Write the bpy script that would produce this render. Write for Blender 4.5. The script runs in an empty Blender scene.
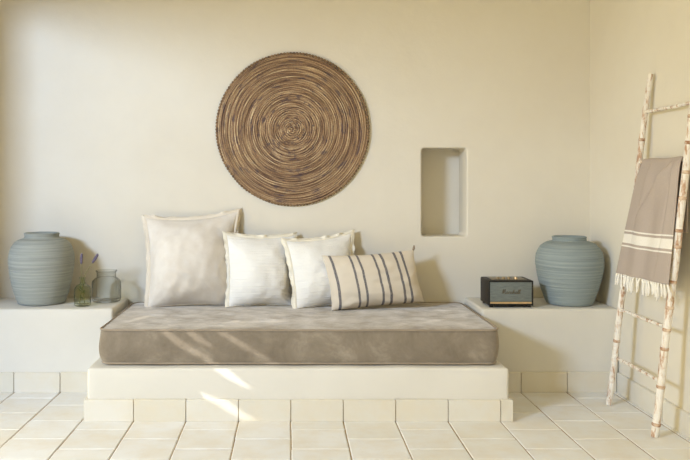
import bpy, bmesh, math, random
from mathutils import Vector, Matrix, noise
R = random.Random(7)
S = bpy.context.scene
C = S.collection
PI = math.pi

# ------------------------------------------------------------------ helpers
def lin(r, g, b):
    f = lambda c: (c/255/12.92) if c/255 <= .04045 else ((c/255+.055)/1.055)**2.4
    return (f(r), f(g), f(b), 1)

def link(name, me, mat=None, parent=None, smooth=True):
    o = bpy.data.objects.new(name, me); C.objects.link(o)
    if mat:
        for m in (mat if isinstance(mat, (list, tuple)) else [mat]): me.materials.append(m)
    if smooth:
        for p in me.polygons: p.use_smooth = True
    if parent: o.parent = parent
    return o

def obj(name, bm, mat=None, parent=None, smooth=True, sharp=None):
    bmesh.ops.recalc_face_normals(bm, faces=bm.faces[:])
    if sharp is not None:
        for e in bm.edges:
            if len(e.link_faces) == 2 and e.calc_face_angle(0) > math.radians(sharp): e.smooth = False
    me = bpy.data.meshes.new(name); bm.to_mesh(me); bm.free()
    return link(name, me, mat, parent, smooth)

def tag(o, label=None, cat=None, group=None, kind=None):
    if label: o['label'] = label
    if cat: o['category'] = cat
    if group: o['group'] = group
    if kind: o['kind'] = kind
    return o

def thing(name, label, cat, loc=(0, 0, 0), group=None):
    o = bpy.data.objects.new(name, None); C.objects.link(o); o.location = loc
    o.empty_display_size = .05
    return tag(o, label, cat, group)

def box(bm, x0, x1, y0, y1, z0, z1, bev=0, seg=3, only=None, mi=0):
    vs = [bm.verts.new((x, y, z)) for z in (z0, z1) for y in (y0, y1) for x in (x0, x1)]
    fs = [(0, 2, 3, 1), (4, 5, 7, 6), (0, 1, 5, 4), (2, 6, 7, 3), (0, 4, 6, 2), (1, 3, 7, 5)]
    F = [bm.faces.new([vs[i] for i in f]) for f in fs]
    for f in F: f.material_index = mi
    if bev:
        es = set(e for f in F for e in f.edges)
        if only: es = [e for e in es if only((e.verts[0].co+e.verts[1].co)/2)]
        r = bmesh.ops.bevel(bm, geom=list(es), offset=bev, segments=seg, affect='EDGES', profile=.5)
        for f in r['faces']: f.material_index = mi

def lathe(bm, prof, n=64, rfun=None, cap0=True, cap1=True):
    rings = []
    for k, (r, z) in enumerate(prof):
        ring = []
        for i in range(n):
            a = 2*PI*i/n
            rr = rfun(r, z, a, k) if rfun else r
            ring.append(bm.verts.new((rr*math.cos(a), rr*math.sin(a), z)))
        rings.append(ring)
    for a, b in zip(rings, rings[1:]):
        for i in range(n): bm.faces.new((a[i], a[(i+1) % n], b[(i+1) % n], b[i]))
    if cap0: bm.faces.new(rings[0][::-1])
    if cap1: bm.faces.new(rings[-1])

def tube(bm, pts, rad, n=10, cap=True):
    pts = [Vector(p) for p in pts]
    rad = rad if isinstance(rad, (list, tuple)) else [rad]*len(pts)
    rings = []; up = None
    for i, p in enumerate(pts):
        d = (pts[min(i+1, len(pts)-1)]-pts[max(i-1, 0)]).normalized()
        if up is None: up = d.orthogonal().normalized()
        up = (up-d*up.dot(d)).normalized(); s = d.cross(up)
        rings.append([bm.verts.new(p+(up*math.cos(2*PI*k/n)+s*math.sin(2*PI*k/n))*rad[i]) for k in range(n)])
    for a, b in zip(rings, rings[1:]):
        for k in range(n): bm.faces.new((a[k], a[(k+1) % n], b[(k+1) % n], b[k]))
    if cap: bm.faces.new(rings[0][::-1]); bm.faces.new(rings[-1])

def spline(ps, m=8):
    out = []; n = len(ps)
    for i in range(n-1):
        p0, p1, p2, p3 = ps[max(i-1, 0)], ps[i], ps[i+1], ps[min(i+2, n-1)]
        for j in range(m):
            t = j/m
            out.append(tuple(.5*(2*b+(c-a)*t+(2*a-5*b+4*c-d)*t*t+(3*b-a-3*c+d)*t**3) for a, b, c, d in zip(p0, p1, p2, p3)))
    out.append(tuple(ps[-1])); return out

# ------------------------------------------------------------------ materials
def mat(name):
    m = bpy.data.materials.new(name); m.use_nodes = True
    nt = m.node_tree; b = nt.nodes['Principled BSDF']
    return m, nt, b

def N(nt, t, **kw):
    n = nt.nodes.new(t)
    for k, v in kw.items():
        if k.startswith('i_'):
            key = k[2:]
            key = int(key) if key.isdigit() else key.replace('_', ' ')
            n.inputs[key].default_value = v
        else: setattr(n, k, v)
    return n

def ramp(nt, fac, stops, interp='LINEAR'):
    r = N(nt, 'ShaderNodeValToRGB'); cr = r.color_ramp; cr.interpolation = interp
    while len(cr.elements) < len(stops): cr.elements.new(.5)
    for e, (p, c) in zip(cr.elements, stops): e.position = p; e.color = c
    nt.links.new(fac, r.inputs[0]); return r.outputs[0]

def coords(nt, scale=(1, 1, 1), out='Object', rot=(0, 0, 0)):
    tc = N(nt, 'ShaderNodeTexCoord'); mp = N(nt, 'ShaderNodeMapping')
    mp.inputs['Scale'].default_value = scale; mp.inputs['Rotation'].default_value = rot
    nt.links.new(tc.outputs[out], mp.inputs[0]); return mp.outputs[0]

def noi(nt, vec, scale, detail=4, rough=.55, dist=0):
    n = N(nt, 'ShaderNodeTexNoise'); n.inputs['Scale'].default_value = scale
    n.inputs['Detail'].default_value = detail; n.inputs['Roughness'].default_value = rough
    n.inputs['Distortion'].default_value = dist
    nt.links.new(vec, n.inputs['Vector']); return n.outputs[0]

def mixc(nt, fac, a, b, mode='MIX'):
    m = N(nt, 'ShaderNodeMix', data_type='RGBA', blend_type=mode)
    for s, v in ((0, fac), (6, a), (7, b)):
        if hasattr(v, 'is_linked'): nt.links.new(v, m.inputs[s])
        else: m.inputs[s].default_value = v
    return m.outputs[2]

def bump(nt, b, h, strength, dist=.01, prev=None):
    n = N(nt, 'ShaderNodeBump'); n.inputs['Strength'].default_value = strength; n.inputs['Distance'].default_value = dist
    nt.links.new(h, n.inputs['Height'])
    if prev: nt.links.new(prev, n.inputs['Normal'])
    nt.links.new(n.outputs[0], b.inputs['Normal']); return n.outputs[0]

def setc(nt, b, c, rough=.8, spec=.3):
    if hasattr(c, 'is_linked'): nt.links.new(c, b.inputs['Base Color'])
    else: b.inputs['Base Color'].default_value = c
    b.inputs['Roughness'].default_value = rough; b.inputs['Specular IOR Level'].default_value = spec

def plaster(name, c1, c2, bs=.25):
    m, nt, b = mat(name); v = coords(nt)
    n = noi(nt, v, 1.6, 5, .6)
    setc(nt, b, ramp(nt, n, [(.35, c1), (.65, c2)]), .92, .15)
    p = bump(nt, b, noi(nt, v, 9, 3, .5), bs, .012)
    bump(nt, b, noi(nt, v, 70, 4, .6), bs*.7, .003, p)
    return m

M_WALL = plaster('lime_plaster', lin(224, 217, 203), lin(228, 222, 209))
M_BENCH = plaster('bench_plaster', lin(217, 213, 203), lin(222, 218, 209), .2)

def tile_mat(name, stops, rough=.55):
    m, nt, b = mat(name); v = coords(nt)
    g = N(nt, 'ShaderNodeNewGeometry')
    base = ramp(nt, g.outputs['Random Per Island'], stops)
    c = mixc(nt, ramp(nt, noi(nt, v, 5, 5, .65), [(.4, (0, 0, 0, 1)), (.75, (.5, .5, .5, 1))]), base, lin(219, 203, 172))
    setc(nt, b, c, rough, .35); bump(nt, b, noi(nt, v, 25, 4, .6), .12, .006)
    return m
M_TILE = tile_mat('glazed_clay_tile', [(0, lin(231, 231, 229)), (.5, lin(235, 235, 234)), (1, lin(229, 228, 223))])
M_SKIRT = tile_mat('skirting_tile', [(0, lin(219, 214, 202)), (.5, lin(223, 219, 209)), (1, lin(216, 210, 195))])
m, nt, b = mat('grout'); setc(nt, b, ramp(nt, noi(nt, coords(nt), 14), [(.35, lin(180, 154, 116)), (.65, lin(142, 117, 84))]), .95); M_GROUT = m

def fabric(name, c1, c2, sc=3, weave=420, ws=.25, crinkle=0):
    m, nt, b = mat(name); v = coords(nt)
    c = ramp(nt, noi(nt, v, sc, 5, .6), [(.35, c1), (.65, c2)])
    setc(nt, b, c, .95, .1)
    b.inputs['Sheen Weight'].default_value = .15
    p = None
    if crinkle:
        v2 = coords(nt, (1.2, 26, 1), 'UV')
        p = bump(nt, b, noi(nt, v2, 1.6, 3, .55, .3), crinkle, .012)
        v3 = coords(nt, (60, 1.5, 1), 'UV')
        p = bump(nt, b, noi(nt, v3, 1.0, 2, .5), crinkle*.35, .006, p)
    bump(nt, b, noi(nt, v, weave, 2, .5), ws, .003, p)
    return m
M_LINEN = fabric('natural_linen', lin(224, 216, 206), lin(233, 227, 219), 11, 300, .5)
M_WHITE = fabric('white_crinkled_cotton', lin(245, 244, 241), lin(249, 248, 246), 4, 500, .15, .55)
M_FLANGE = fabric('flange_linen', lin(226, 215, 199), lin(233, 224, 210), 8)
M_WFLANGE = fabric('flange_cotton', lin(238, 231, 214), lin(244, 239, 226), 8)
M_TOWEL_W = fabric('white_thread', lin(238, 234, 226), lin(244, 240, 233), 9)

m, nt, b = mat('taupe_suede'); v = coords(nt)
c = ramp(nt, noi(nt, v, 5.5, 6, .68, .4), [(.3, lin(118, 107, 93)), (.55, lin(137, 126, 111)), (.75, lin(164, 153, 138))])
setc(nt, b, c, .95, .1); b.inputs['Sheen Roughness'].default_value = .45; b.inputs['Sheen Tint'].default_value = (1, .93, .84, 1)
nap = ramp(nt, noi(nt, coords(nt, (1.3, 1.3, 1)), 7, 4, .55, .2), [(.32, (.5, .5, .5, 1)), (.68, (1, 1, 1, 1))]); nt.links.new(nap, b.inputs['Sheen Weight'])
p = bump(nt, b, noi(nt, v, 6, 4, .6, .6), .35, .02); bump(nt, b, noi(nt, v, 300, 2), .15, .003, p); M_SUEDE = m
M_PIPE = fabric('taupe_piping', lin(150, 136, 119), lin(164, 150, 133), 8)

# striped cushion
m, nt, b = mat('striped_linen')
tc = N(nt, 'ShaderNodeTexCoord'); sx = N(nt, 'ShaderNodeSeparateXYZ'); nt.links.new(tc.outputs['UV'], sx.inputs[0])
ub = lin(222, 212, 197); st = lin(98, 96, 104)
stops = [(0, ub)]
for p in (.06, .262, .345, .508, .592, .745, .828):
    stops += [(p, st), (p+.026, ub)]
c = ramp(nt, sx.outputs[0], stops, 'CONSTANT')
v = coords(nt)
c = mixc(nt, ramp(nt, noi(nt, v, 250, 2), [(.4, (0, 0, 0, 1)), (.7, (.35, .35, .35, 1))]), c, ub)
setc(nt, b, c, .95, .1); bump(nt, b, noi(nt, v, 380, 2), .25, .003); M_STRIPE = m

# grey-blue stoneware with wheel bands
def stone(name, tone):
    m, nt, b = mat(name)
    n1 = noi(nt, coords(nt, (1.2, 1.2, 85)), 1.8, 6, .75, .2)
    n2 = noi(nt, coords(nt, (1, 1, 2.2)), 5, 4, .6)
    c = ramp(nt, n1, [(.3, tone[0]), (.5, tone[1]), (.68, tone[2])])
    c = mixc(nt, ramp(nt, n2, [(.4, (0, 0, 0, 1)), (.75, (.4, .4, .4, 1))]), c, tone[3])
    setc(nt, b, c, .85, .2)
    p = bump(nt, b, n1, .5, .006); bump(nt, b, noi(nt, coords(nt), 90, 3), .2, .002, p)
    return m
M_VASE = [stone('grey_green_stoneware', (lin(136, 141, 136), lin(154, 158, 152), lin(176, 178, 171), lin(164, 165, 157))),
          stone('grey_blue_stoneware', (lin(126, 137, 138), lin(142, 153, 155), lin(163, 172, 173), lin(152, 161, 161)))]

# woven straw disc (object space, axis = Z)
m, nt, b = mat('coiled_straw')
tc = N(nt, 'ShaderNodeTexCoord'); sx = N(nt, 'ShaderNodeSeparateXYZ'); nt.links.new(tc.outputs['Object'], sx.inputs[0])
def mth(op, a, b2=None):
    n = N(nt, 'ShaderNodeMath', operation=op)
    for i, v in enumerate((a, b2)):
        if v is None: continue
        if hasattr(v, 'is_linked'): nt.links.new(v, n.inputs[i])
        else: n.inputs[i].default_value = v
    return n.outputs[0]
rr = mth('SQRT', mth('ADD', mth('MULTIPLY', sx.outputs[0], sx.outputs[0]), mth('MULTIPLY', sx.outputs[1], sx.outputs[1])))
th = mth('ARCTAN2', sx.outputs[1], sx.outputs[0])
def polar(kr, ka):
    n = N(nt, 'ShaderNodeCombineXYZ'); nt.links.new(mth('MULTIPLY', rr, kr), n.inputs[0])
    nt.links.new(mth('MULTIPLY', mth('COSINE', th), ka), n.inputs[1]); nt.links.new(mth('MULTIPLY', mth('SINE', th), ka), n.inputs[2]); return n
cv = polar(180, 1.3)
n1 = noi(nt, cv.outputs[0], 1.0, 4, .7)
cv2 = polar(46, 4.5)
n2 = noi(nt, cv2.outputs[0], 1.0, 3, .6)
cv3 = polar(60, 80)
n3 = noi(nt, cv3.outputs[0], 1.0, 2, .5)
c = ramp(nt, n1, [(.34, lin(76, 58, 54)), (.45, lin(134, 106, 84)), (.55, lin(180, 150, 116)), (.66, lin(226, 202, 166))])
c = mixc(nt, ramp(nt, n2, [(.55, (0, 0, 0, 1)), (.68, (.75, .75, .75, 1))]), c, lin(84, 72, 82))
c = mixc(nt, ramp(nt, n3, [(.5, (0, 0, 0, 1)), (.7, (.3, .3, .3, 1))]), c, lin(96, 76, 62))
setc(nt, b, c, .85, .2); bump(nt, b, n1, .5, .004); M_STRAW = m
m, nt, b = mat('straw_binding')
setc(nt, b, ramp(nt, noi(nt, coords(nt), 45, 3, .6), [(.35, lin(92, 74, 62)), (.65, lin(156, 128, 96))]), .85, .2); M_BIND = m

def plain(name, c, rough=.5, metal=0, spec=.4, var=.06, scale=30):
    m, nt, b = mat(name); n = noi(nt, coords(nt), scale, 3)
    d = tuple(x*(1-var) for x in c[:3])+(1,); l = tuple(min(1, x*(1+var)) for x in c[:3])+(1,)
    setc(nt, b, ramp(nt, n, [(.35, d), (.65, l)]), rough, spec); b.inputs['Metallic'].default_value = metal
    return m
M_BLACK = plain('black_vinyl', lin(44, 40, 37), .55, 0, .4, .25, 200)
M_BLKGLOSS = plain('black_plastic', lin(30, 28, 27), .35)
M_BRASS = plain('brass', lin(214, 186, 146), .35, .8, .5, .1)
M_BRASSDK = plain('antique_brass', lin(158, 138, 104), .45, .3)
M_LOGO = plain('dark_brass_script', lin(92, 78, 54), .5, 0)
M_PANEL = plain('brushed_panel', lin(122, 110, 92), .35, .7)
m, nt, b = mat('grille_cloth'); v = coords(nt, (1, 1, 1))
c = ramp(nt, noi(nt, coords(nt, (6, 6, 160)), 4, 3, .6), [(.35, lin(100, 107, 105)), (.65, lin(128, 134, 131))])
setc(nt, b, c, .9, .2); bump(nt, b, noi(nt, v, 500, 2), .3, .002); M_GRILLE = m

# whitewashed bamboo, worn
m, nt, b = mat('whitewashed_bamboo')
n1 = noi(nt, coords(nt, (30, 30, 7)), 1.5, 5, .65, .3)
c = ramp(nt, n1, [(.42, lin(236, 232, 226)), (.53, lin(228, 220, 210)), (.59, lin(190, 156, 131)), (.71, lin(150, 110, 84))])
n2 = noi(nt, coords(nt, (8, 8, 22)), 2, 3)
c = mixc(nt, ramp(nt, n2, [(.55, (0, 0, 0, 1)), (.7, (.5, .5, .5, 1))]), c, lin(205, 180, 158))
setc(nt, b, c, .7, .3); bump(nt, b, n1, .3, .003); M_BAMBOO = m
m, nt, b = mat('worn_bamboo_joint')
setc(nt, b, ramp(nt, noi(nt, coords(nt, (20, 20, 20)), 2, 3), [(.35, lin(160, 116, 86)), (.65, lin(218, 198, 178))]), .7, .3); M_NODE = m

# towel
m, nt, b = mat('taupe_towel')
tc = N(nt, 'ShaderNodeTexCoord'); sx = N(nt, 'ShaderNodeSeparateXYZ'); nt.links.new(tc.outputs['UV'], sx.inputs[0])
tb = lin(177, 164, 156); tw = lin(238, 234, 227)
# v of UV = metres below the rung on the front face (negative behind)
stops = [(0, tb), (.373, tw), (.379, tb), (.392, tw), (.440, tb), (.452, tw), (.458, tb)]
c = ramp(nt, sx.outputs[1], stops, 'CONSTANT')
v = coords(nt)
c = mixc(nt, ramp(nt, noi(nt, v, 260, 2), [(.4, (0, 0, 0, 1)), (.7, (.25, .25, .25, 1))]), c, lin(205, 192, 180))
setc(nt, b, c, .95, .1); bump(nt, b, noi(nt, v, 350, 2), .3, .003); M_TOWEL = m

def thin_glass(name, tint, edge):
    m = bpy.data.materials.new(name); m.use_nodes = True; nt = m.node_tree
    nt.nodes.remove(nt.nodes['Principled BSDF']); out = nt.nodes['Material Output']
    lw = N(nt, 'ShaderNodeLayerWeight'); lw.inputs[0].default_value = .5
    tcol = ramp(nt, lw.outputs['Facing'], [(0, tint), (.55, tint), (1, edge)])
    t = N(nt, 'ShaderNodeBsdfTransparent'); nt.links.new(tcol, t.inputs[0])
    g = N(nt, 'ShaderNodeBsdfGlossy'); g.inputs['Roughness'].default_value = .04
    fr = N(nt, 'ShaderNodeMath', operation='POWER', i_1=3.5); nt.links.new(lw.outputs['Facing'], fr.inputs[0])
    bp = N(nt, 'ShaderNodeBump'); bp.inputs['Strength'].default_value = .1; bp.inputs['Distance'].default_value = .01
    nt.links.new(noi(nt, coords(nt), 20, 2), bp.inputs['Height']); nt.links.new(bp.outputs[0], g.inputs['Normal'])
    mx = N(nt, 'ShaderNodeMixShader'); nt.links.new(fr.outputs[0], mx.inputs[0])
    nt.links.new(t.outputs[0], mx.inputs[1]); nt.links.new(g.outputs[0], mx.inputs[2])
    nt.links.new(mx.outputs[0], out.inputs[0]); return m
M_GLASS = thin_glass('clear_glass', (.90, .90, .88, 1), (.30, .30, .28, 1))
M_GLASSG = thin_glass('greenish_glass', (.91, .925, .86, 1), (.32, .35, .27, 1))
M_STEM = plain('dry_green_stem', lin(128, 124, 84), .8)
M_LEAF = plain('sage_leaf', lin(112, 118, 78), .8)
M_BUD = plain('lavender_bud', lin(112, 104, 124), .9, 0, .1, .25, 150)

# ------------------------------------------------------------------ room
XL, XR, YB, ZC = -2.1, 1.89, 4.714, 2.75
YF = -1.2
TW, TX, TL_ = .263, -.78, .265

bm = bmesh.new()
box(bm, XL-.3, XR+.3, YF, YB+.4, -.12, -.004, mi=1)
def tile(bm, x0, x1, y0, y1, zt, g=.0027):
    x0 = max(x0, XL-.02); x1 = min(x1, XR+.02); y1 = min(y1, YB+.02); y0 = max(y0, YF)
    if x1-x0 < .02 or y1-y0 < .02: return
    j = lambda: R.uniform(-.0012, .0012)
    bv = .004
    P = [(x0+g+j(), y0+g+j()), (x1-g+j(), y0+g+j()), (x1-g+j(), y1-g+j()), (x0+g+j(), y1-g+j())]
    cx = sum(p[0] for p in P)/4; cy = sum(p[1] for p in P)/4
    tz = [zt+R.uniform(-.0012, .0008) for _ in P]
    lo = [bm.verts.new((p[0], p[1], -.012)) for p in P]
    mi = [bm.verts.new((p[0], p[1], z-.0025)) for p, z in zip(P, tz)]
    tp = [bm.verts.new((p[0]+math.copysign(bv, cx-p[0]), p[1]+math.copysign(bv, cy-p[1]), z)) for p, z in zip(P, tz)]
    for a, b2 in ((lo, mi), (mi, tp)):
        for i in range(4): bm.faces.new((a[i], a[(i+1) % 4], b2[(i+1) % 4], b2[i]))
    bm.faces.new(tp); bm.faces.new(lo[::-1])
for k in range(-6, 12):
    off = 3.505 if k % 2 == 0 else 3.6375
    x0 = TX+k*TW
    for n in range(-19, 6):
        tile(bm, x0, x0+TW, off+n*TL_, off+(n+1)*TL_, 0)
floor = obj('floor', bm, [M_TILE, M_GROUT], smooth=False); floor['kind'] = 'structure'

# back wall with a rounded niche
def rrect(x0, x1, z0, z1, r, n=6):
    pts = []
    for cx, cz, a0 in ((x1-r, z1-r, 0), (x0+r, z1-r, PI/2), (x0+r, z0+r, PI), (x1-r, z0+r, 1.5*PI)):
        for i in range(n+1):
            a = a0+PI/2*i/n; pts.append((cx+r*math.cos(a), cz+r*math.sin(a)))
    return pts
nx0, nx1, nz0, nz1, nd = .833, 1.118, .857, 1.414, .235
bm = bmesh.new()
base = rrect(nx0, nx1, nz0, nz1, .022)
ncx, ncz = (nx0+nx1)/2, (nz0+nz1)/2
loops = []
ox0, ox1, oz0, oz1 = XL-.3, XR+.3, -.1, ZC+.1
fil = .009
def grow(p, g):
    return (p[0]+math.copysign(g, p[0]-ncx), p[1]+math.copysign(g, p[1]-ncz))
seq = [([grow(p, fil) for p in base], YB)]
for i in range(1, 5):
    a = PI/2*i/4; seq.append(([grow(p, fil*(1-math.sin(a))) for p in base], YB+fil*(1-math.cos(a))))
seq += [(base, YB+nd-.015), ([grow(p, -.006) for p in base], YB+nd-.004), ([grow(p, -.018) for p in base], YB+nd)]
for pts, y in seq: loops.append([bm.verts.new((p[0], y, p[1])) for p in pts])
n = len(base)
for a, b2 in zip(loops, loops[1:]):
    for i in range(n): bm.faces.new((a[i], a[(i+1) % n], b2[(i+1) % n], b2[i]))
bm.faces.new(loops[-1])
# flat wall face around the niche, the wall's ends and its back
cor = [(ox0, oz0), (ox1, oz0), (ox1, oz1), (ox0, oz1)]
ft = [bm.verts.new((x, YB, z)) for x, z in cor]
oc = [ft[2], ft[3], ft[0], ft[1]]                      # same order as the arcs of the niche outline
for k in range(4):
    for i in range(6): bm.faces.new((oc[k], loops[0][k*7+i], loops[0][k*7+i+1]))
    bm.faces.new((oc[k], loops[0][k*7+6], loops[0][(k*7+7) % n], oc[(k+1) % 4]))
bk = [bm.verts.new((x, YB+.4, z)) for x, z in cor]; bm.faces.new(bk)
for i in range(4): bm.faces.new((ft[i], ft[(i+1) % 4], bk[(i+1) % 4], bk[i]))
for f in bm.faces: f.normal_update()
o = obj('wall_back', bm, M_WALL, sharp=30); o['kind'] = 'structure'
for p in o.data.polygons:
    if abs(p.normal.y) > .999: p.use_smooth = False

bm = bmesh.new(); box(bm, XR, XR+.25, YF, YB, -.1, ZC+.1)
o = obj('wall_right', bm, M_WALL, smooth=False); o['kind'] = 'structure'

# left wall with a wide opening (outside the frame; edges placed to shape the daylight)
OY0, OY1, OZ1 = .5, 3.70, 2.33
bm = bmesh.new()
box(bm, XL-.12, XL, OY1, YB, -.1, ZC+.1); box(bm, XL-.12, XL, YF, OY0, -.1, ZC+.1); box(bm, XL-.12, XL, OY0, OY1, OZ1, ZC+.1)
o = obj('wall_left', bm, M_WALL, smooth=False); o['kind'] = 'structure'

# tiled skirting: a row of tiles in one mesh
def skirting(bm, p0, p1, joints, h, th, out):
    # p0,p1: floor points along the wall face; out: unit vector into the room; joints: distances along
    p0 = Vector(p0); p1 = Vector(p1); d = (p1-p0); L = d.length; d.normalize(); out = Vector(out)
    js = [0]+[j for j in joints if .01 < j < L-.01]+[L]
    for a, b2 in zip(js, js[1:]):
        g = .002
        hh = h+R.uniform(-.002, .002); tt = th+R.uniform(-.002, .001)
        c = [p0+d*(a+g), p0+d*(b2-g)]
        vs = []
        bv = .004
        for z0, ins in ((0.0, 0), (hh-bv, 0), (hh, bv)):
            for q, sgn in ((c[0], 1), (c[1], -1)):
                vs.append(bm.verts.new(q+d*sgn*ins*.6+out*(tt-ins)+Vector((0, 0, z0))))
                vs.append(bm.verts.new(q+d*sgn*ins*.6+Vector((0, 0, z0))))
        for k in (0, 4):
            a0, ab, b0, bb = vs[k], vs[k+1], vs[k+2], vs[k+3]; a1, ab1, b1, bb1 = vs[k+4], vs[k+5], vs[k+6], vs[k+7]
            for f in ((a0, b0, b1, a1), (b0, bb, bb1, b1), (bb, ab, ab1, bb1), (ab, a0, a1, ab1)): bm.faces.new(f)
        bm.faces.new((vs[8], vs[10], vs[11], vs[9])); bm.faces.new((vs[0], vs[1], vs[3], vs[2]))
    # mortar behind the joints
    q = [p0+out*(th-.007), p1+out*(th-.007), p1, p0]
    lo = [bm.verts.new(x) for x in q]; hi = [bm.verts.new(x+Vector((0, 0, h-.006))) for x in q]
    nf = [bm.faces.new(hi), bm.faces.new(lo)]+[bm.faces.new((lo[i], lo[(i+1) % 4], hi[(i+1) % 4], hi[i])) for i in range(4)]
    for f in nf: f.material_index = 1

bm = bmesh.new()
skirting(bm, (XR, YF, 0), (XR, 4.284, 0), [x-YF for x in [4.02-.263*k for k in range(0, 20)]][::-1], .112, .02, (-1, 0, 0))
o = obj('baseboard_right', bm, [M_SKIRT, M_GROUT], smooth=False); o['kind'] = 'structure'

# ------------------------------------------------------------------ built-in benches and daybed platform
BY, BZ = 4.29, .473
def rough_box(bm, x0, x1, y0, y1, z0, z1, bev, seed, amp=.003):
    nx, ny, nz = max(2, int((x1-x0)/.05)), max(2, int((y1-y0)/.05)), max(2, int((z1-z0)/.05))
    vd = {}
    def vert(i, j, k):
        if (i, j, k) not in vd:
            p = Vector((x0+(x1-x0)*i/nx, y0+(y1-y0)*j/ny, z0+(z1-z0)*k/nz))
            vd[i, j, k] = bm.verts.new(p)
        return vd[i, j, k]
    for i in range(nx):
        for j in range(ny):
            for k in (0, nz): bm.faces.new((vert(i, j, k), vert(i+1, j, k), vert(i+1, j+1, k), vert(i, j+1, k)))
    for i in range(nx):
        for k in range(nz):
            for j in (0, ny): bm.faces.new((vert(i, j, k), vert(i+1, j, k), vert(i+1, j, k+1), vert(i, j, k+1)))
    for j in range(ny):
        for k in range(nz):
            for i in (0, nx): bm.faces.new((vert(i, j, k), vert(i, j+1, k), vert(i, j+1, k+1), vert(i, j, k+1)))
    bmesh.ops.recalc_face_normals(bm, faces=bm.faces[:])
    es = [e for e in bm.edges if len(e.link_faces) == 2 and e.calc_face_angle(0) > 1.2 and max(v.co.z for v in e.verts) > z0+.001
          and not all(abs(v.co.y-y1) < 1e-5 for v in e.verts)]
    bmesh.ops.bevel(bm, geom=es, offset=bev, segments=4, affect='EDGES', profile=.5)
    for v in bm.verts:
        q = v.co*5+Vector((seed, 0, 0))
        if v.co.z > z0+.01: v.co += Vector((noise.noise(q), noise.noise(q+Vector((9, 0, 0)))*(1 if v.co.y < y1-.01 else 0), noise.noise(q+Vector((0, 9, 0)))))*amp

def bench(x0, x1, label, joints, seed):
    t = thing('plaster_bench', label, 'bench', ((x0+x1)/2, (BY+YB)/2, 0), 'built-in plaster benches at the ends of the daybed')
    bm = bmesh.new(); rough_box(bm, x0-t.location.x, x1-t.location.x, BY-t.location.y, YB-.002-t.location.y, 0.0, BZ, .014, seed)
    obj('bench_body', bm, M_BENCH, t, sharp=60)
    bm = bmesh.new(); q = Vector(t.location)
    skirting(bm, Vector((x0, BY, 0))-q, Vector((min(x1, XR-.021), BY, 0))-q, [j-x0 for j in joints], .114, .014, (0, -1, 0))
    obj('tiled_skirting', bm, [M_SKIRT, M_GROUT], t, smooth=False)
    return t
bench(XL+.002, -1.01, 'low cream plaster bench at the left end, holding the vase and glass jars', [TX+TW*k for k in (-4, -3, -2)], 3)
bench(1.103, XR-.003, 'low cream plaster bench at the right end, holding the speaker and vase', [TX+TW*k for k in (8, 9)], 11)

PY = 3.78
t = thing('daybed_platform', 'wide cream plaster daybed platform with tiled foot under the taupe mattress', 'daybed', (.045, 4.2, 0))
bm = bmesh.new(); q = Vector(t.location)
rough_box(bm, -1.019-q.x, 1.111-q.x, PY-q.y, BY-.001-q.y, 0, .262, .016, 21, .0035)
rough_box(bm, -1.007-q.x, 1.100-q.x, BY-.03-q.y, YB-.002-q.y, 0, .2615, .004, 21, .001)
obj('platform_body', bm, M_BENCH, t, sharp=60)
bm = bmesh.new()
skirting(bm, Vector((-1.03, PY, 0))-q, Vector((1.124, PY, 0))-q, [TX+TW*k+1.03 for k in range(-1, 8)], .107, .022, (0, -1, 0))
skirting(bm, Vector((1.110, PY+.001, 0))-q, Vector((1.110, BY-.016, 0))-q, [.25], .107, .014, (1, 0, 0))
skirting(bm, Vector((-1.018, PY+.001, 0))-q, Vector((-1.018, BY-.016, 0))-q, [.25], .107, .012, (-1, 0, 0))
obj('tiled_skirting', bm, [M_SKIRT, M_GROUT], t, smooth=False)

# ------------------------------------------------------------------ mattress
MX0, MX1, MY0, MY1, MZ0, MZ1 = -.97, 1.074, 3.825, 4.705, .266, .443
t = thing('daybed_mattress', 'thick taupe fabric mattress on the plaster platform', 'mattress', ((MX0+MX1)/2, (MY0+MY1)/2, MZ0))
q = Vector(t.location)
def rr_outline(x0, x1, y0, y1, r, n=8, step=.03):
    pts = []
    cs = [(x1-r, y0+r, -PI/2), (x1-r, y1-r, 0), (x0+r, y1-r, PI/2), (x0+r, y0+r, PI)]
    for k, (cx, cy, a0) in enumerate(cs):
        arc = [(cx+r*math.cos(a0+PI/2*i/n), cy+r*math.sin(a0+PI/2*i/n)) for i in range(n+1)]
        pts += arc
        nx_ = cs[(k+1) % 4]; e = (nx_[0]+r*math.cos(nx_[2]), nx_[1]+r*math.sin(nx_[2]))
        s = arc[-1]; L = math.dist(s, e); m_ = max(1, int(L/step))
        pts += [(s[0]+(e[0]-s[0])*i/m_, s[1]+(e[1]-s[1])*i/m_) for i in range(1, m_)]
    return pts
def mat_disp(p):
    w = noise.noise(Vector((p.x*3.1, p.y*3.1, p.z*5)))*.006+noise.noise(Vector((p.x*9, p.y*9, p.z*9)))*.0025
    return w
bm = bmesh.new()
rad = .05
rows = []
nz = 10
for i in range(nz+1):
    f = i/nz; z = MZ0+(MZ1-MZ0)*f
    bulge = .010*math.sin(PI*f)
    rows.append((z, -.012*(1-f)**6+bulge))
top_r = [(MZ1+.002, .016), (MZ1+.004, .045), (MZ1+.005, .10), (MZ1+.005, .2), (MZ1+.005, .32)]
verts = []
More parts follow.
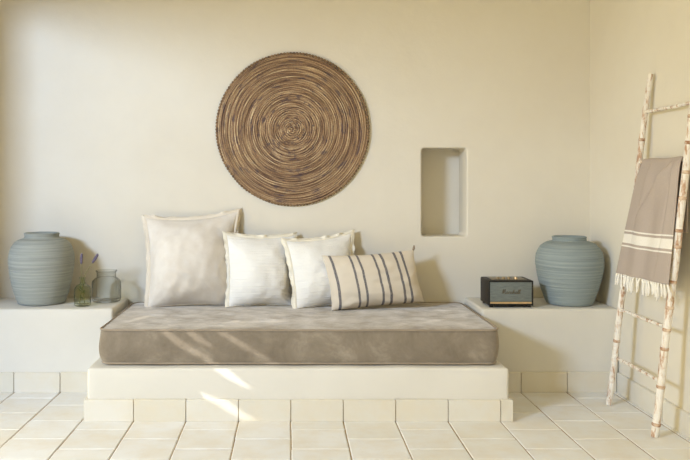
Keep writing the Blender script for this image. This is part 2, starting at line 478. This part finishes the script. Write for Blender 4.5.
for z, g in rows:
    o_ = rr_outline(MX0, MX1, MY0, MY1, rad)
    cx, cy = (MX0+MX1)/2, (MY0+MY1)/2
    ring = []
    for x, y in o_:
        n2 = Vector((x-max(MX0+rad, min(MX1-rad, x)), y-max(MY0+rad, min(MY1-rad, y)), 0))
        n2 = n2.normalized() if n2.length > 1e-6 else Vector((0, 0, 0))
        p = Vector((x, y, z)); gg = g+mat_disp(p)*math.sin(PI*min(1, max(0, (z-MZ0)/(MZ1-MZ0))))
        if n2.y > .5: gg = min(gg, 0)
        p += n2*gg; ring.append(bm.verts.new(p-q))
    verts.append(ring)
n = len(verts[0])
for a, b2 in zip(verts, verts[1:]):
    for i in range(n): bm.faces.new((a[i], a[(i+1) % n], b2[(i+1) % n], b2[i]))
bm.faces.new(verts[0][::-1])
for z, ins in top_r:
    ring = []
    o_ = rr_outline(MX0, MX1, MY0, MY1, rad)
    for x, y in o_:
        fx = 1-ins/((MX1-MX0)/2)*1.0; fy = 1-ins/((MY1-MY0)/2)
        p = Vector((cx+(x-cx)*fx, cy+(y-cy)*fy, z))
        p.z += mat_disp(p)*.9*min(1, ins/.05)
        ring.append(bm.verts.new(p-q))
    for i in range(n): bm.faces.new((verts[-1][i], verts[-1][(i+1) % n], ring[(i+1) % n], ring[i]))
    verts.append(ring)
f = bm.faces.new(verts[-1]); bmesh.ops.triangulate(bm, faces=[f])
obj('mattress_cover', bm, M_SUEDE, t)
for nm, z, g in (('piping', MZ1+.001, .001), ('piping', MZ0+.007, -.006)):
    bm = bmesh.new()
    o_ = rr_outline(MX0-g, MX1+g, MY0-g, MY1-.004, rad)
    pts = [Vector((x, y, z+noise.noise(Vector((x*4, y*4, z)))*.002))-q for x, y in o_]
    tube(bm, pts+[pts[0], pts[1]], .0048, 8, False)
    obj(nm, bm, M_PIPE, t)

# ------------------------------------------------------------------ cushions
def cushion(name, label, cat, TL, TR, BL, BR, Tf, Tb, fl, mcover, mfl, seed, conc=.05, wr=.010, tassel=False, n=64, pw=.78):
    TL, TR, BL, BR = map(Vector, (TL, TR, BL, BR))
    base = (BL+BR)/2
    t = thing(name, label, cat, base, 'cushions on the daybed')
    nrm = (TR-TL).cross(TL-BL).normalized()
    if nrm.y > 0: nrm = -nrm
    s0 = 1/(1+fl)
    def plane(u, v):
        a, c_ = (u+1)/2, (v+1)/2
        return TL*(1-a)*c_+TR*a*c_+BL*(1-a)*(1-c_)+BR*a*(1-c_)
    def warp(u, v):
        uu = u*(1-conc*(1-v*v)*abs(u)**2); vv = v*(1-conc*(1.35 if v > 0 else .45)*(1-u*u)*abs(v)**2)
        return uu, vv
    def edge_wave(u, v):
        return noise.noise(Vector((u*2.2+seed, v*2.2, seed)))*.012
    def pt(u, v, sgn, T):
        uu, vv = warp(u, v)
        h = max(0, (1-abs(u)**2.3))**pw*max(0, (1-abs(v)**2.3))**pw
        h *= 1-.22*v
        q_ = Vector((u*1.7+seed, v*1.7, sgn*3))
        wk = noise.noise(q_)*wr*1.6+noise.noise(q_*2.7)*wr*.8
        # creases running in from the corners
        ca = abs(abs(u)-abs(v)); rad_ = max(abs(u), abs(v))
        wk += math.cos(ca*22+seed)*wr*.45*max(0, rad_-.45)*max(0, 1-ca*2.2)
        hh = T*h+wk*min(1, h*1.6)
        return plane(uu*s0, vv*s0-(1-s0)*.75*(.5-.5*vv))+nrm*(sgn*max(hh, 0)+edge_wave(u, v)*(1-min(1, h*1.2)))
    bm = bmesh.new(); uvl = bm.loops.layers.uv.new('UVMap')
    g = {}
    for sgn, T in ((1, Tf), (-1, Tb)):
        for i in range(n+1):
            for j in range(n+1):
                u, v = math.sin((2*i/n-1)*PI/2*.9)/math.sin(PI/2*.9), math.sin((2*j/n-1)*PI/2*.9)/math.sin(PI/2*.9)
                ed = i in (0, n) or j in (0, n)
                if ed and sgn == -1: g[sgn, i, j] = g[1, i, j]
                else: g[sgn, i, j] = (bm.verts.new(pt(u, v, sgn, T)-base), u, v)
        for i in range(n):
            for j in range(n):
                qs = [g[sgn, i, j], g[sgn, i+1, j], g[sgn, i+1, j+1], g[sgn, i, j+1]]
                f = bm.faces.new([a[0] for a in qs])
                for lp, a in zip(f.loops, qs): lp[uvl].uv = ((a[1]+1)/2, (a[2]+1)/2)
    obj('cushion_cover', bm, mcover, t, sharp=75)
    if fl > .01:
        bm = bmesh.new()
        per = []
        m_ = 44
        for k in range(m_): per.append((-1+2*k/m_, -1))
        for k in range(m_): per.append((1, -1+2*k/m_))
        for k in range(m_): per.append((1-2*k/m_, 1))
        for k in range(m_): per.append((-1, 1-2*k/m_))
        rings = []
        hv = lambda a_: max(0, 1-abs(a_)**2.3)**pw
        for sc, off in ((.96, .002), (1.0, .002), (1+fl*.3, .002), (1+fl*.65, .002), (1+fl, .002), (1+fl, -.0022), (1+fl*.5, -.003), (.985, -.004)):
            ring = []
            for u, v in per:
                uu, vv = warp(u, v)
                w = edge_wave(u, v)*1+(noise.noise(Vector((u*5+seed, v*5, 2)))*.036+.006*math.sin(seed+u*5+v*4))*max(0, (sc-1)/fl)**1.3
                e = sc-1
                U = uu*s0*sc if abs(u) < 1 else uu*s0+math.copysign(s0*e, u)
                e2 = e*(.22 if v == -1 else 1)
                V = (vv*s0+math.copysign(s0*e2, v) if abs(v) == 1 else vv*s0*(1+e*(.22 if v < 0 else 1)))-(1-s0)*.75*(.5-.5*vv)
                back = .018*max(0, e/fl)**1.2
                o2 = off if off is not None else Tf*hv(u*sc)*hv(v*sc)*(1-.22*v)+.001
                ring.append(bm.verts.new(plane(U, V)+nrm*(o2+w-back)-base))
            rings.append(ring)
        L = len(per)
        for a, b2 in zip(rings, rings[1:]):
            for i in range(L): bm.faces.new((a[i], a[(i+1) % L], b2[(i+1) % L], b2[i]))
        obj('flange', bm, mfl, t, sharp=50)
    if tassel:
        bm = bmesh.new(); p = plane(.985, .97)-base
        tube(bm, [p, p+Vector((.004, -.004, .012)), p+Vector((.006, -.004, .03))], [.006, .008, .004], 8)
        obj('corner_tip', bm, mfl, t)
    return t

F_ = 750.0
def un(px, py, Y): return ((px-289)/F_*Y, Y, 1.2-(py-182)/F_*Y)

def uz(px, py, z):
    Y = (1.2-z)*F_/(py-182); return un(px, py, Y)
cushion('linen_cushion', 'large beige linen cushion with frayed flange, farthest left on the daybed', 'cushion',
        un(141, 214, 4.63), un(242, 207, 4.68), uz(143, 308.3, .445), un(238, 305.5, 4.575), .15, .055, .105, M_LINEN, M_FLANGE, 1.3, .085, .012)
cushion('cotton_cushion', 'white crinkled cotton cushion just right of the big beige one', 'cushion',
        un(222.5, 231, 4.545), un(298, 232, 4.665), uz(225, 307.5, .445), un(296, 306, 4.555), .125, .045, .115, M_WHITE, M_WFLANGE, 4.1, .07, .006)
cushion('cotton_cushion', 'white crinkled cotton cushion tucked behind the striped one', 'cushion',
        un(282, 238, 4.51), un(355, 229, 4.66), uz(294, 309.3, .445), un(358, 305, 4.575), .10, .045, .115, M_WHITE, M_WFLANGE, 7.7, .07, .006)
cushion('striped_cushion', 'oblong beige cushion with pairs of dark grey stripes', 'cushion',
        un(321.5, 255.5, 4.415), un(413.5, 249.5, 4.53), uz(331.5, 310.8, .445), un(425, 302, 4.46), .10, .05, 0, M_STRIPE, M_PIPE, 2.2, .06, .009, True, 64, .5)

# ------------------------------------------------------------------ wall disc
t = thing('woven_wall_disc', 'large round coiled straw disc hanging on the back wall', 'wall decoration', (.022, YB-.003, 1.531))
t.rotation_euler = (PI/2, 0, 0)
RD = .470
bm = bmesh.new()
turns = 36; pitch = RD/turns
pts = []; rads = []
L = turns*150
for i in range(20, L+1):
    f = i/L; a = f*turns*2*PI; r = RD*f
    if i < 0: continue
    wob = noise.noise(Vector((math.cos(a)*2, math.sin(a)*2, r*40)))
    pts.append((r*math.cos(a)*(1+.003*wob), r*math.sin(a)*(1+.003*wob), .012+.0025*wob+.004*math.sin(r*60)))
    rads.append(pitch*.56*(1+.12*noise.noise(Vector((a*3, 3, 0)))))
tube(bm, pts, rads, 6)
lathe(bm, [(.006, .004), (RD-.004, .004), (RD-.004, .010), (.006, .010)], 96)
obj('coiled_body', bm, M_STRAW, t)
bm = bmesh.new()
nst = 150
pts = []; rads = []
for i in range(nst*4+1):
    a = 2*PI*i/(nst*4)
    rr_ = .4745+.0018*math.sin(i*PI/2)+.003*noise.noise(Vector((math.cos(a)*3, math.sin(a)*3, 0)))
    pts.append((rr_*math.cos(a), rr_*math.sin(a), .013)); rads.append(.0072+.0022*math.cos(i*PI/2))
tube(bm, pts, rads, 8, False)
obj('stitched_rim', bm, M_BIND, t)

# ------------------------------------------------------------------ vases
def vase(x, y, prof, label, mt, seed):
    t = thing('stoneware_vase', label, 'vase', (x, y, BZ+.003), 'big ribbed stoneware vases')
    prof = [(a*.978 if b2 < .36 else a, b2) for a, b2 in prof]; P = spline(prof, 30)
    rf = lambda r, z, a, k: r+(.0014*noise.noise(Vector((seed, z*150, .4*math.cos(a))))+.0011*noise.noise(Vector((seed+9, z*320, .8*math.sin(a))))+.002*noise.noise(Vector((math.cos(a), math.sin(a), z*6+seed))))*(1 if r > .02 else 0)
    bm = bmesh.new()
    lip = P[-1]
    inner = [(lip[0]-.006, lip[1]+.004), (lip[0]-.014, lip[1]+.001), (lip[0]-.017, lip[1]-.02), (prof[-2][0]-.015, prof[-2][1]-.02)]
    inner += [(max(.02, r-.016), z) for r, z in reversed(P) if .03 < z < prof[-2][1]-.05]+[(.02, .025)]
    lathe(bm, [(prof[0][0]-.012, 0)]+P+inner, 96, rf)
    obj('vase_body', bm, mt, t)
    return t
vase(-1.486, 4.508, [(.140, .004), (.150, .03), (.171, .10), (.188, .18), (.195, .245), (.192, .295), (.175, .342), (.144, .374), (.112, .386), (.1015, .392), (.1005, .405), (.1035, .416)],
     'round grey stoneware vase on the left bench beside glass jars', M_VASE[0], 2)
vase(1.672, 4.475, [(.134, .004), (.145, .03), (.171, .105), (.190, .185), (.198, .245), (.193, .295), (.170, .338), (.135, .363), (.106, .372), (.0965, .377), (.0955, .388), (.0985, .397)],
     'round blue-grey stoneware vase in the right corner beside speaker', M_VASE[1], 5)

# ------------------------------------------------------------------ glass jars and lavender
t = thing('glass_bottle', 'small clear glass bottle with lavender sprigs on left bench', 'bottle', (-1.209, 4.392, BZ+.003))
bm = bmesh.new()
outp = spline([(.040, 0), (.047, .006), (.0485, .02), (.0485, .085), (.046, .103), (.036, .118), (.020, .127), (.0155, .134), (.0150, .150), (.0155, .158), (.0195, .161), (.0195, .167)], 6)
inn = [(max(.003, r-.0028), z) for r, z in reversed(outp) if z > .012]+[(.02, .011)]
lathe(bm, outp+inn, 48)
obj('bottle_glass', bm, M_GLASSG, t)
t = thing('glass_jar', 'wide ribbed clear glass jar standing right of the lavender bottle', 'jar', (-1.108, 4.552, BZ+.003))
bm = bmesh.new()
outp = spline([(.074, 0), (.082, .005), (.085, .018), (.085, .105), (.082, .124), (.070, .139), (.0595, .146), (.058, .152), (.0585, .175), (.0605, .180), (.0640, .183), (.0640, .189)], 6)
inn = [(max(.003, r-.0032), z) for r, z in reversed(outp) if z > .012]+[(.03, .011)]
lathe(bm, outp+inn, 120, lambda r, z, a, k: r+(.0026*math.cos(a*22) if .012 < z < .13 and r > .06 else 0))
obj('jar_glass', bm, M_GLASS, t)

def sprig(base, pts, label, seed):
    t = thing('lavender_sprig', label, 'flower', base, 'lavender sprigs in the glass bottle')
    P = spline(pts, 8); bm = bmesh.new(); tube(bm, P, .0020, 8); obj('stem', bm, M_STEM, t)
    bm = bmesh.new(); tip = Vector(P[-1]); d = (tip-Vector(P[-5])).normalized(); rr_ = random.Random(seed)
    for k in range(9):
        c_ = tip+d*(.050*k/8-.008); w = .0055*math.sin(PI*(k+1.5)/11)+.0015
        for j in range(4):
            a = j*PI/2+k*.8; s_ = d.orthogonal().normalized(); u_ = d.cross(s_)
            pp = c_+(s_*math.cos(a)+u_*math.sin(a))*w*.7
            mx = Matrix.Translation(pp) @ Matrix.Diagonal((.0042, .0042, .0062, 1))
            bmesh.ops.create_uvsphere(bm, u_segments=8, v_segments=6, radius=1, matrix=mx)
    obj('flower_head', bm, M_BUD, t)
    for k in range(7):
        f = .12+.72*k/6 if k < 5 else .2+.1*(k-5); p = Vector(P[int(f*(len(P)-1))])
        a = k*2.2+seed; o_ = Vector((math.cos(a), math.sin(a)*.6, .9)).normalized()
        ln = .022; sd = o_.orthogonal().normalized(); nn = o_.cross(sd)
        if p.z < .12: ln = .028
        elif p.z < .175: continue
        bm = bmesh.new()
        rows_ = []
        for i in range(6):
            g = i/5; w = .0038*math.sin(PI*min(.98, g*.9+.08)); c_ = p+o_*ln*g+Vector((math.cos(a), math.sin(a), 0))*.004*g*g
            rows_.append([bm.verts.new(c_+sd*w+nn*.0004), bm.verts.new(c_+nn*.0014), bm.verts.new(c_-sd*w+nn*.0004), bm.verts.new(c_-nn*.0006)])
        for x, y in zip(rows_, rows_[1:]):
            for i in range(4): bm.faces.new((x[i], x[(i+1) % 4], y[(i+1) % 4], y[i]))
        bm.faces.new(rows_[0]); bm.faces.new(rows_[-1])
        obj('leaf', bm, M_LEAF, t)
    return t
bz = BZ+.003+.014
sprig((-1.209, 4.392, bz), [(.012, .004, 0), (.004, .002, .07), (-.004, 0, .145), (-.006, -.004, .20), (-.005, -.006, .245)], 'upright lavender sprig, left one in the glass bottle', 3)
sprig((-1.209, 4.392, bz), [(-.016, -.006, 0), (-.004, -.002, .08), (.005, .002, .145), (.030, .008, .195), (.062, .012, .247)], 'lavender sprig leaning right out of the glass bottle', 8)

# ------------------------------------------------------------------ speaker
X0, X1, Y0, Y1, Z0, Z1 = 1.150, 1.411, 4.325, 4.512, BZ+.013, .632
t = thing('tabletop_speaker', 'small black tabletop speaker with grey grille on right bench', 'speaker', ((X0+X1)/2, (Y0+Y1)/2, BZ+.003)); q = Vector(t.location)
def B(name, mt, *a, bev=0, parent=t, seg=3):
    bm = bmesh.new(); x0, x1, y0, y1, z0, z1 = a
    box(bm, x0-q.x, x1-q.x, y0-q.y, y1-q.y, z0-q.z, z1-q.z, bev, seg); return obj(name, bm, mt, parent, sharp=40)
B('cabinet', M_BLACK, X0, X1, Y0+.006, Y1, Z0, Z1, bev=.008)
# raised front frame
bm = bmesh.new()
fw = .0095
for a in ((X0+.001, X1-.001, Z1-.001-fw, Z1-.001), (X0+.001, X1-.001, Z0+.001, Z0+.001+fw)):
    box(bm, a[0]-q.x, a[1]-q.x, Y0-q.y, Y0+.008-q.y, a[2]-q.z, a[3]-q.z, .003)
for a in (X0+.001, X1-.001-fw):
    box(bm, a-q.x, a+fw-q.x, Y0-q.y, Y0+.008-q.y, Z0+.008-q.z, Z1-.008-q.z, .003)
obj('front_frame', bm, M_BLKGLOSS, t, sharp=40)
g = B('grille', M_GRILLE, X0+.0105, X1-.0105, Y0+.002, Y0+.007, Z0+.0235, Z1-.0105, bev=.001)
B('brass_strip', M_BRASS, X0+.0105, X1-.0105, Y0+.001, Y0+.007, Z0+.011, Z0+.022, bev=.0015)
B('control_panel', M_PANEL, X0+.03, X1-.03, Y0+.03, Y1-.03, Z1-.001, Z1+.0015, bev=.0006)
for kx in (.072, .103, .134, .176):
    bm = bmesh.new(); lathe(bm, [(.0085, 0), (.0085, .008), (.0075, .0105), (.004, .011)], 24)
    bmesh.ops.translate(bm, verts=bm.verts[:], vec=Vector((X0+kx, Y0+.06, Z1+.0015))-q)
    obj('knob', bm, M_BRASSDK if kx < .17 else M_BRASS, t, sharp=40)
for fx in (X0+.02, X1-.02):
    for fy in (Y0+.022, Y1-.02):
        bm = bmesh.new(); lathe(bm, [(.010, 0), (.011, .004), (.011, .0105)], 20)
        bmesh.ops.translate(bm, verts=bm.verts[:], vec=Vector((fx, fy, BZ+.003))-q); obj('foot', bm, M_BLKGLOSS, t, sharp=40)
# raised script lettering on the grille
glyph = {
 'M': [[(0, 0), (.12, .1), (.3, 1.25), (.36, 1.3), (.42, .15), (.46, .1), (.8, 1.3), (.86, 1.25), (.84, .15), (.95, .0), (1.1, .15)]],
 'a': [[(.55, .55), (.35, .62), (.1, .4), (.1, .12), (.3, 0), (.5, .2), (.58, .58), (.55, .12), (.65, 0), (.8, .15)]],
 'r': [[(0, .1), (.15, .55), (.22, .65), (.3, .55), (.45, .58), (.42, .15), (.5, 0), (.65, .15)]],
 's': [[(0, .1), (.25, .62), (.42, .3), (.36, .04), (.15, .02), (.4, .02), (.6, .15)]],
 'h': [[(0, .1), (.25, .9), (.22, 1.2), (.12, 1.0), (.1, 0), (.2, .45), (.38, .58), (.45, .4), (.42, .1), (.52, 0), (.65, .15)]],
 'l': [[(0, .1), (.25, .9), (.22, 1.25), (.1, 1.0), (.12, .15), (.22, 0), (.38, .15)]]}
bm = bmesh.new(); cur = 0; sc = .0185
tot = sum({'M': 1.1, 'a': .75, 'r': .62, 's': .55, 'h': .62, 'l': .36}[c_] for c_ in 'Marshall')
sx_ = .108/tot
for ch in 'Marshall':
    for st_ in glyph[ch]:
        P = [((cur+p[0]+p[1]*.12)*sx_, 0, p[1]*sc) for p in st_]
        tube(bm, [Vector((X0+.077, Y0+.0012, Z0+.070))+Vector(p)-q for p in spline(P, 5)], .0012, 6)
    cur += {'M': 1.1, 'a': .75, 'r': .62, 's': .55, 'h': .62, 'l': .36}[ch]
obj('script_logo', bm, M_LOGO, g)

# ------------------------------------------------------------------ ladder
LBX, LTX, LH = 1.72, 1.862, 1.756
t = thing('bamboo_ladder', 'whitewashed worn bamboo ladder leaning on the right wall', 'ladder', (1.72, 3.78, 0)); q = Vector(t.location)
def railp(k, z):
    f = z/LH; x = LBX+(LTX-LBX)*f
    return Vector((x, (3.529-.068*z) if k else (4.036-.098*z), z))
zn = [[.36, .66, .98, 1.42], [.055, .245, .42, .505, .62, .74, .90, .98, 1.12, 1.24, 1.38, 1.5, 1.64]]
for k in (0, 1):
    bm = bmesh.new(); pts = []; rads = []
    H = LH if k == 0 else 1.80
    for i in range(121):
        z = .002+(H-.002)*i/120
        p = railp(k, z)+Vector((noise.noise(Vector((z*3, k, 0))), noise.noise(Vector((z*3, k, 5))), 0))*.004
        pts.append(p-q); rads.append((.0162 if k == 0 else .0182)*(1-.14*z/LH)+.0012*noise.noise(Vector((z*9, k*7, 1)))+(.0 if i not in (0, 120) else -.002))
    tube(bm, pts, rads, 20); r_ = obj('rail', bm, M_BAMBOO, t, sharp=60)
    for z in zn[k]:
        bm = bmesh.new(); i = int(round((z-.002)/(H-.002)*120)); p = Vector(pts[i]); d = (Vector(pts[i+1])-p).normalized() if i < 120 else Vector((0, 0, 1))
        w = rads[i]; tube(bm, [p+d*a for a in (-.008, -.004, 0, .004, .008)], [w+.0002, w+.0012, w+.0018, w+.0012, w+.0002], 20); obj('bamboo_joint', bm, M_NODE, r_)
for z in (.265, .522, .782, 1.04, 1.302, 1.562):
    a, b2 = railp(0, z), railp(1, z); d = (b2-a).normalized(); bm = bmesh.new()
    pts = []; rads = []
    for i in range(41):
        f = i/40; p = a.lerp(b2, f)+Vector((0, 0, .003*noise.noise(Vector((f*4, z*9, 0)))))
        pts.append(p-q); rads.append(z*0+.0085+.0008*noise.noise(Vector((f*8, z*5, 3)))+(.0018 if i in (13, 14, 27) else 0))
    tube(bm, pts, rads, 14); o = obj('rung', bm, M_BAMBOO, t)

# ------------------------------------------------------------------ towel
RZ = 1.302
t = thing('hanging_towel', 'taupe towel with a white band and tassels on the ladder rung', 'towel', (1.80, 3.68, RZ)); q = Vector(t.location)
LF, LB_, rr0 = .605, .36, .0145
nt_, ns = 110, 100
def towel_pt(tt, s, off=0):
    # s: metres along the cloth, 0 = over the rung, + = front, - = wall side
    arc = rr0*PI/2
    yt = 3.838+(3.458-3.838)*tt; gz = .006*math.sin(tt*7+1)
    f = max(0, (abs(s)-arc)/LF)
    wv = math.sin(tt*13+.6)*.45+math.sin(tt*21+2.2+f*1.5)*.3
    rx = LBX+(LTX-LBX)*RZ/LH
    if abs(s) <= arc:
        a = s/rr0
        p = Vector((rx-(rr0+off)*math.sin(a), yt, RZ+(rr0+off)*math.cos(a)+gz*.4))
    elif s > 0:
        e = s-arc; yb = 4.005+(3.452-4.005)*tt; g = min(1, f)**.75
        x = rx-rr0-off-.062*f-.006*min(1, f*6)+wv*.011*min(1, f*2.5)*(.45+.55*f)
        # diagonal fold falling from the rung
        c0 = .80-1.25*f; d_ = tt-c0; fold = math.exp(-(d_/(.020 if d_ < 0 else .17))**2)*max(0, 1-f*2.1)
        c1 = .30-.10*f; d2 = tt-c1; fold2 = math.exp(-(d2/(.03 if d2 < 0 else .12))**2)*max(0, 1-f*1.2)
        c2 = .90-.12*f; d3 = tt-c2; fold3 = math.exp(-(d3/(.03 if d3 < 0 else .08))**2)*max(0, 1-f*.9)
        x -= (fold*.055+fold2*.014+fold3*.018)*min(1, f*9)
        x += (.044*math.exp(-((d_+.045)/.042)**2)*max(0, 1-f*2.1)+.014*math.exp(-((d3+.03)/.03)**2)*max(0, 1-f*1.2))*min(1, f*9)
        y = yt+(yb-yt)*g+wv*.006*f
        p = Vector((x, y, RZ-e+gz*(1-f)+.012*(tt-.5)*f))
    else:
        e = -s-arc; yb = 3.87+(3.49-3.87)*tt; g = min(1, f)
        x = rx+rr0+off+.004*min(1, f*4)+wv*.006*min(1, f*2)
        p = Vector((x, yt+(yb-yt)*g, RZ-e))
    return p
bm = bmesh.new(); uvl = bm.loops.layers.uv.new('UVMap'); G = []
for j in range(ns+1):
    s = -LB_+(LF+LB_+.0)*j/ns
    G.append([(bm.verts.new(towel_pt(i/nt_, s)-q), i/nt_, s) for i in range(nt_+1)])
for j in range(ns):
    for i in range(nt_):
        qs = [G[j][i], G[j][i+1], G[j+1][i+1], G[j+1][i]]
        f = bm.faces.new([a[0] for a in qs])
        for lp, a in zip(f.loops, qs): lp[uvl].uv = (a[1], max(0, a[2]))
o = obj('towel_cloth', bm, M_TOWEL, t)
md = o.modifiers.new('thickness', 'SOLIDIFY'); md.thickness = .004; md.offset = 0
rt = random.Random(4)
for k in range(22):
    tt = .015+.97*k/21; p = towel_pt(tt, LF-.002); bm = bmesh.new()
    ln = rt.uniform(.055, .085); dx, dy = rt.uniform(-.012, .006), rt.uniform(-.014, .014)
    P = spline([p, p+Vector((dx*.3, dy*.2, -.012)), p+Vector((dx*.8, dy*1.1, -ln*.5)), p+Vector((dx, dy*.7, -ln))], 5)
    rad_ = [.0028+.0012*math.sin(i*1.7)**2 for i in range(len(P))]; rad_[5] = .0062; rad_[4] = .005; rad_[6] = .005; rad_[-1] = .0045
    tube(bm, [Vector(a)-q for a in P], rad_, 7)
    for sgn in (-1, 1):
        P2 = spline([p+Vector((0, sgn*.008, 0)), p+Vector((dx*.4, dy*.2+sgn*.004, -.012)), p+Vector((dx*.6, dy+sgn*.010, -ln*.55)), p+Vector((dx*.8, dy+sgn*.008, -ln*.85))], 4)
        tube(bm, [Vector(a)-q for a in P2], .0017, 6)
    obj('tassel', bm, M_TOWEL_W, t)

# ------------------------------------------------------------------ unseen ceiling; slots added to shape the spot's light into streaks on the daybed
SP = Vector((-1.6, 0.0, 4.8))
def on_plane(px, py, ax, val):
    d = Vector(((px-289)/F_, 1, -(py-182)/F_)); o_ = Vector((0, 0, 1.2))
    k = (val-o_[ax])/d[ax]; return o_+d*k
def crop3(l): return [(x/3.286+90, y/3.286+300) for x, y in l]
def crop2(l): return [(x/2.704+80, y/2.704+290) for x, y in l]
beams = [
 (crop3([(226, 100), (258, 100), (345, 163), (440, 218), (400, 212), (292, 160)]), 1, MY0),
 (crop3([(310, 104), (342, 104), (410, 155), (395, 160), (350, 140)]), 1, MY0),
 (crop3([(410, 106), (448, 106), (560, 178), (640, 214), (580, 207), (500, 165)]), 1, MY0),
 (crop2([(356, 210), (396, 210), (470, 270), (446, 266), (398, 240)]), 1, PY),
 (crop2([(312, 260), (345, 275), (402, 300), (440, 330), (484, 352), (440, 352), (398, 330), (340, 292)]), 1, PY-.02),
 (crop3([(130, 60), (185, 48), (205, 51), (150, 64)]), 2, .455),
 (crop3([(455, 67), (490, 62), (500, 67), (462, 71)]), 2, .455),
 (crop3([(575, 67), (645, 62), (655, 67), (600, 72)]), 2, .455)]
cu = bpy.data.curves.new('ceiling', 'CURVE'); cu.dimensions = '2D'; cu.fill_mode = 'BOTH'; cu.extrude = .001
def poly(pts):
    s_ = cu.splines.new('POLY'); s_.points.add(len(pts)-1)
    for p_, (x, y) in zip(s_.points, pts): p_.co = (x, y, 0, 1)
    s_.use_cyclic_u = True
poly([(XL-.3, 1.25), (XR+.3, 1.25), (XR+.3, YB+.3), (XL-.3, YB+.3)])  # front edge pulled back so sky light reaches the floor
for pts, ax, val in beams:
    h_ = []
    for px, py in pts:
        P = on_plane(px, py, ax, val); k = (ZC-SP.z)/(P.z-SP.z); h = SP+(P-SP)*k; h_.append((h.x, h.y))
    poly(h_)
co = bpy.data.objects.new('ceiling_outline', cu); C.objects.link(co)
dg = bpy.context.evaluated_depsgraph_get(); dg.update()
me = bpy.data.meshes.new_from_object(co.evaluated_get(dg))
bpy.data.objects.remove(co); bpy.data.curves.remove(cu)
me.name = 'ceiling'
while len(me.materials): me.materials.pop()
o = link('ceiling', me, M_WALL, smooth=False); o.location = (0, 0, ZC+.0); o['kind'] = 'structure'

# ------------------------------------------------------------------ light
def lamp(name, typ, loc, aim, energy, col, **kw):
    l = bpy.data.lights.new(name, typ); l.energy = energy; l.color = col
    for k, v in kw.items(): setattr(l, k, v)
    o = bpy.data.objects.new(name, l); C.objects.link(o); o.location = loc
    o.rotation_euler = (Vector(aim)-Vector(loc)).to_track_quat('-Z', 'Y').to_euler(); return o
KEY, LEFT, FRONT, ZEN, SUN = (140, 184, 255), (3.4, 2.75, 1.2), (0, 0, 0), (.55, .68, .95), 1450
ke = max(KEY)
lamp('low_daylight', 'AREA', (-3.6, -.1, 2.5), (-.2, 4.5, 1.2), ke, tuple(c_/max(ke, 1e-6) for c_ in KEY), shape='RECTANGLE', size=.9, size_y=.6)
lamp('streak_spot', 'SPOT', SP, on_plane(225, 345, 1, MY0), SUN, (1, .97, .92), shadow_soft_size=.007, spot_size=math.radians(24), spot_blend=.1)  # spot standing in for the sun, added above the slots to throw the streaks

# sky: fill added by direction, warm from the left, none from behind, pale zenith
w = bpy.data.worlds.new('sky'); S.world = w; w.use_nodes = True
nt = w.node_tree; bg = nt.nodes['Background']; bg.inputs[1].default_value = 1.0
tc = N(nt, 'ShaderNodeTexCoord'); acc = None
for d_, c_, pw_ in (((-1, 0, 0), LEFT, 1), ((0, -1, 0), FRONT, 1), ((0, 0, 1), ZEN, 2)):
    dt = N(nt, 'ShaderNodeVectorMath', operation='DOT_PRODUCT'); nt.links.new(tc.outputs['Generated'], dt.inputs[0]); dt.inputs[1].default_value = d_
    mxm = N(nt, 'ShaderNodeMath', operation='MAXIMUM'); nt.links.new(dt.outputs['Value'], mxm.inputs[0]); mxm.inputs[1].default_value = 0
    pm = N(nt, 'ShaderNodeMath', operation='POWER'); nt.links.new(mxm.outputs[0], pm.inputs[0]); pm.inputs[1].default_value = pw_
    vs_ = N(nt, 'ShaderNodeVectorMath', operation='SCALE'); vs_.inputs[0].default_value = c_; nt.links.new(pm.outputs[0], vs_.inputs['Scale'])
    if acc is None: acc = vs_.outputs[0]
    else:
        ad = N(nt, 'ShaderNodeVectorMath', operation='ADD'); nt.links.new(acc, ad.inputs[0]); nt.links.new(vs_.outputs[0], ad.inputs[1]); acc = ad.outputs[0]
nt.links.new(acc, bg.inputs[0])

# ------------------------------------------------------------------ camera
cam = bpy.data.cameras.new('camera'); co = bpy.data.objects.new('camera', cam); C.objects.link(co)
co.location = (0, 0, 1.2); co.rotation_euler = (PI/2, 0, 0)
cam.sensor_width = 36; cam.lens = 36*F_/690; cam.shift_x = (345-289)/690; cam.shift_y = -(230-182)/690
cam.clip_start = .05
S.camera = co
S.view_settings.view_transform = 'Standard'; S.view_settings.look = 'None'
S.view_settings.exposure = 0; S.view_settings.gamma = 1; S.view_settings.use_curve_mapping = False
S.cycles.use_denoising = True; S.cycles.max_bounces = 12; S.cycles.transparent_max_bounces = 24
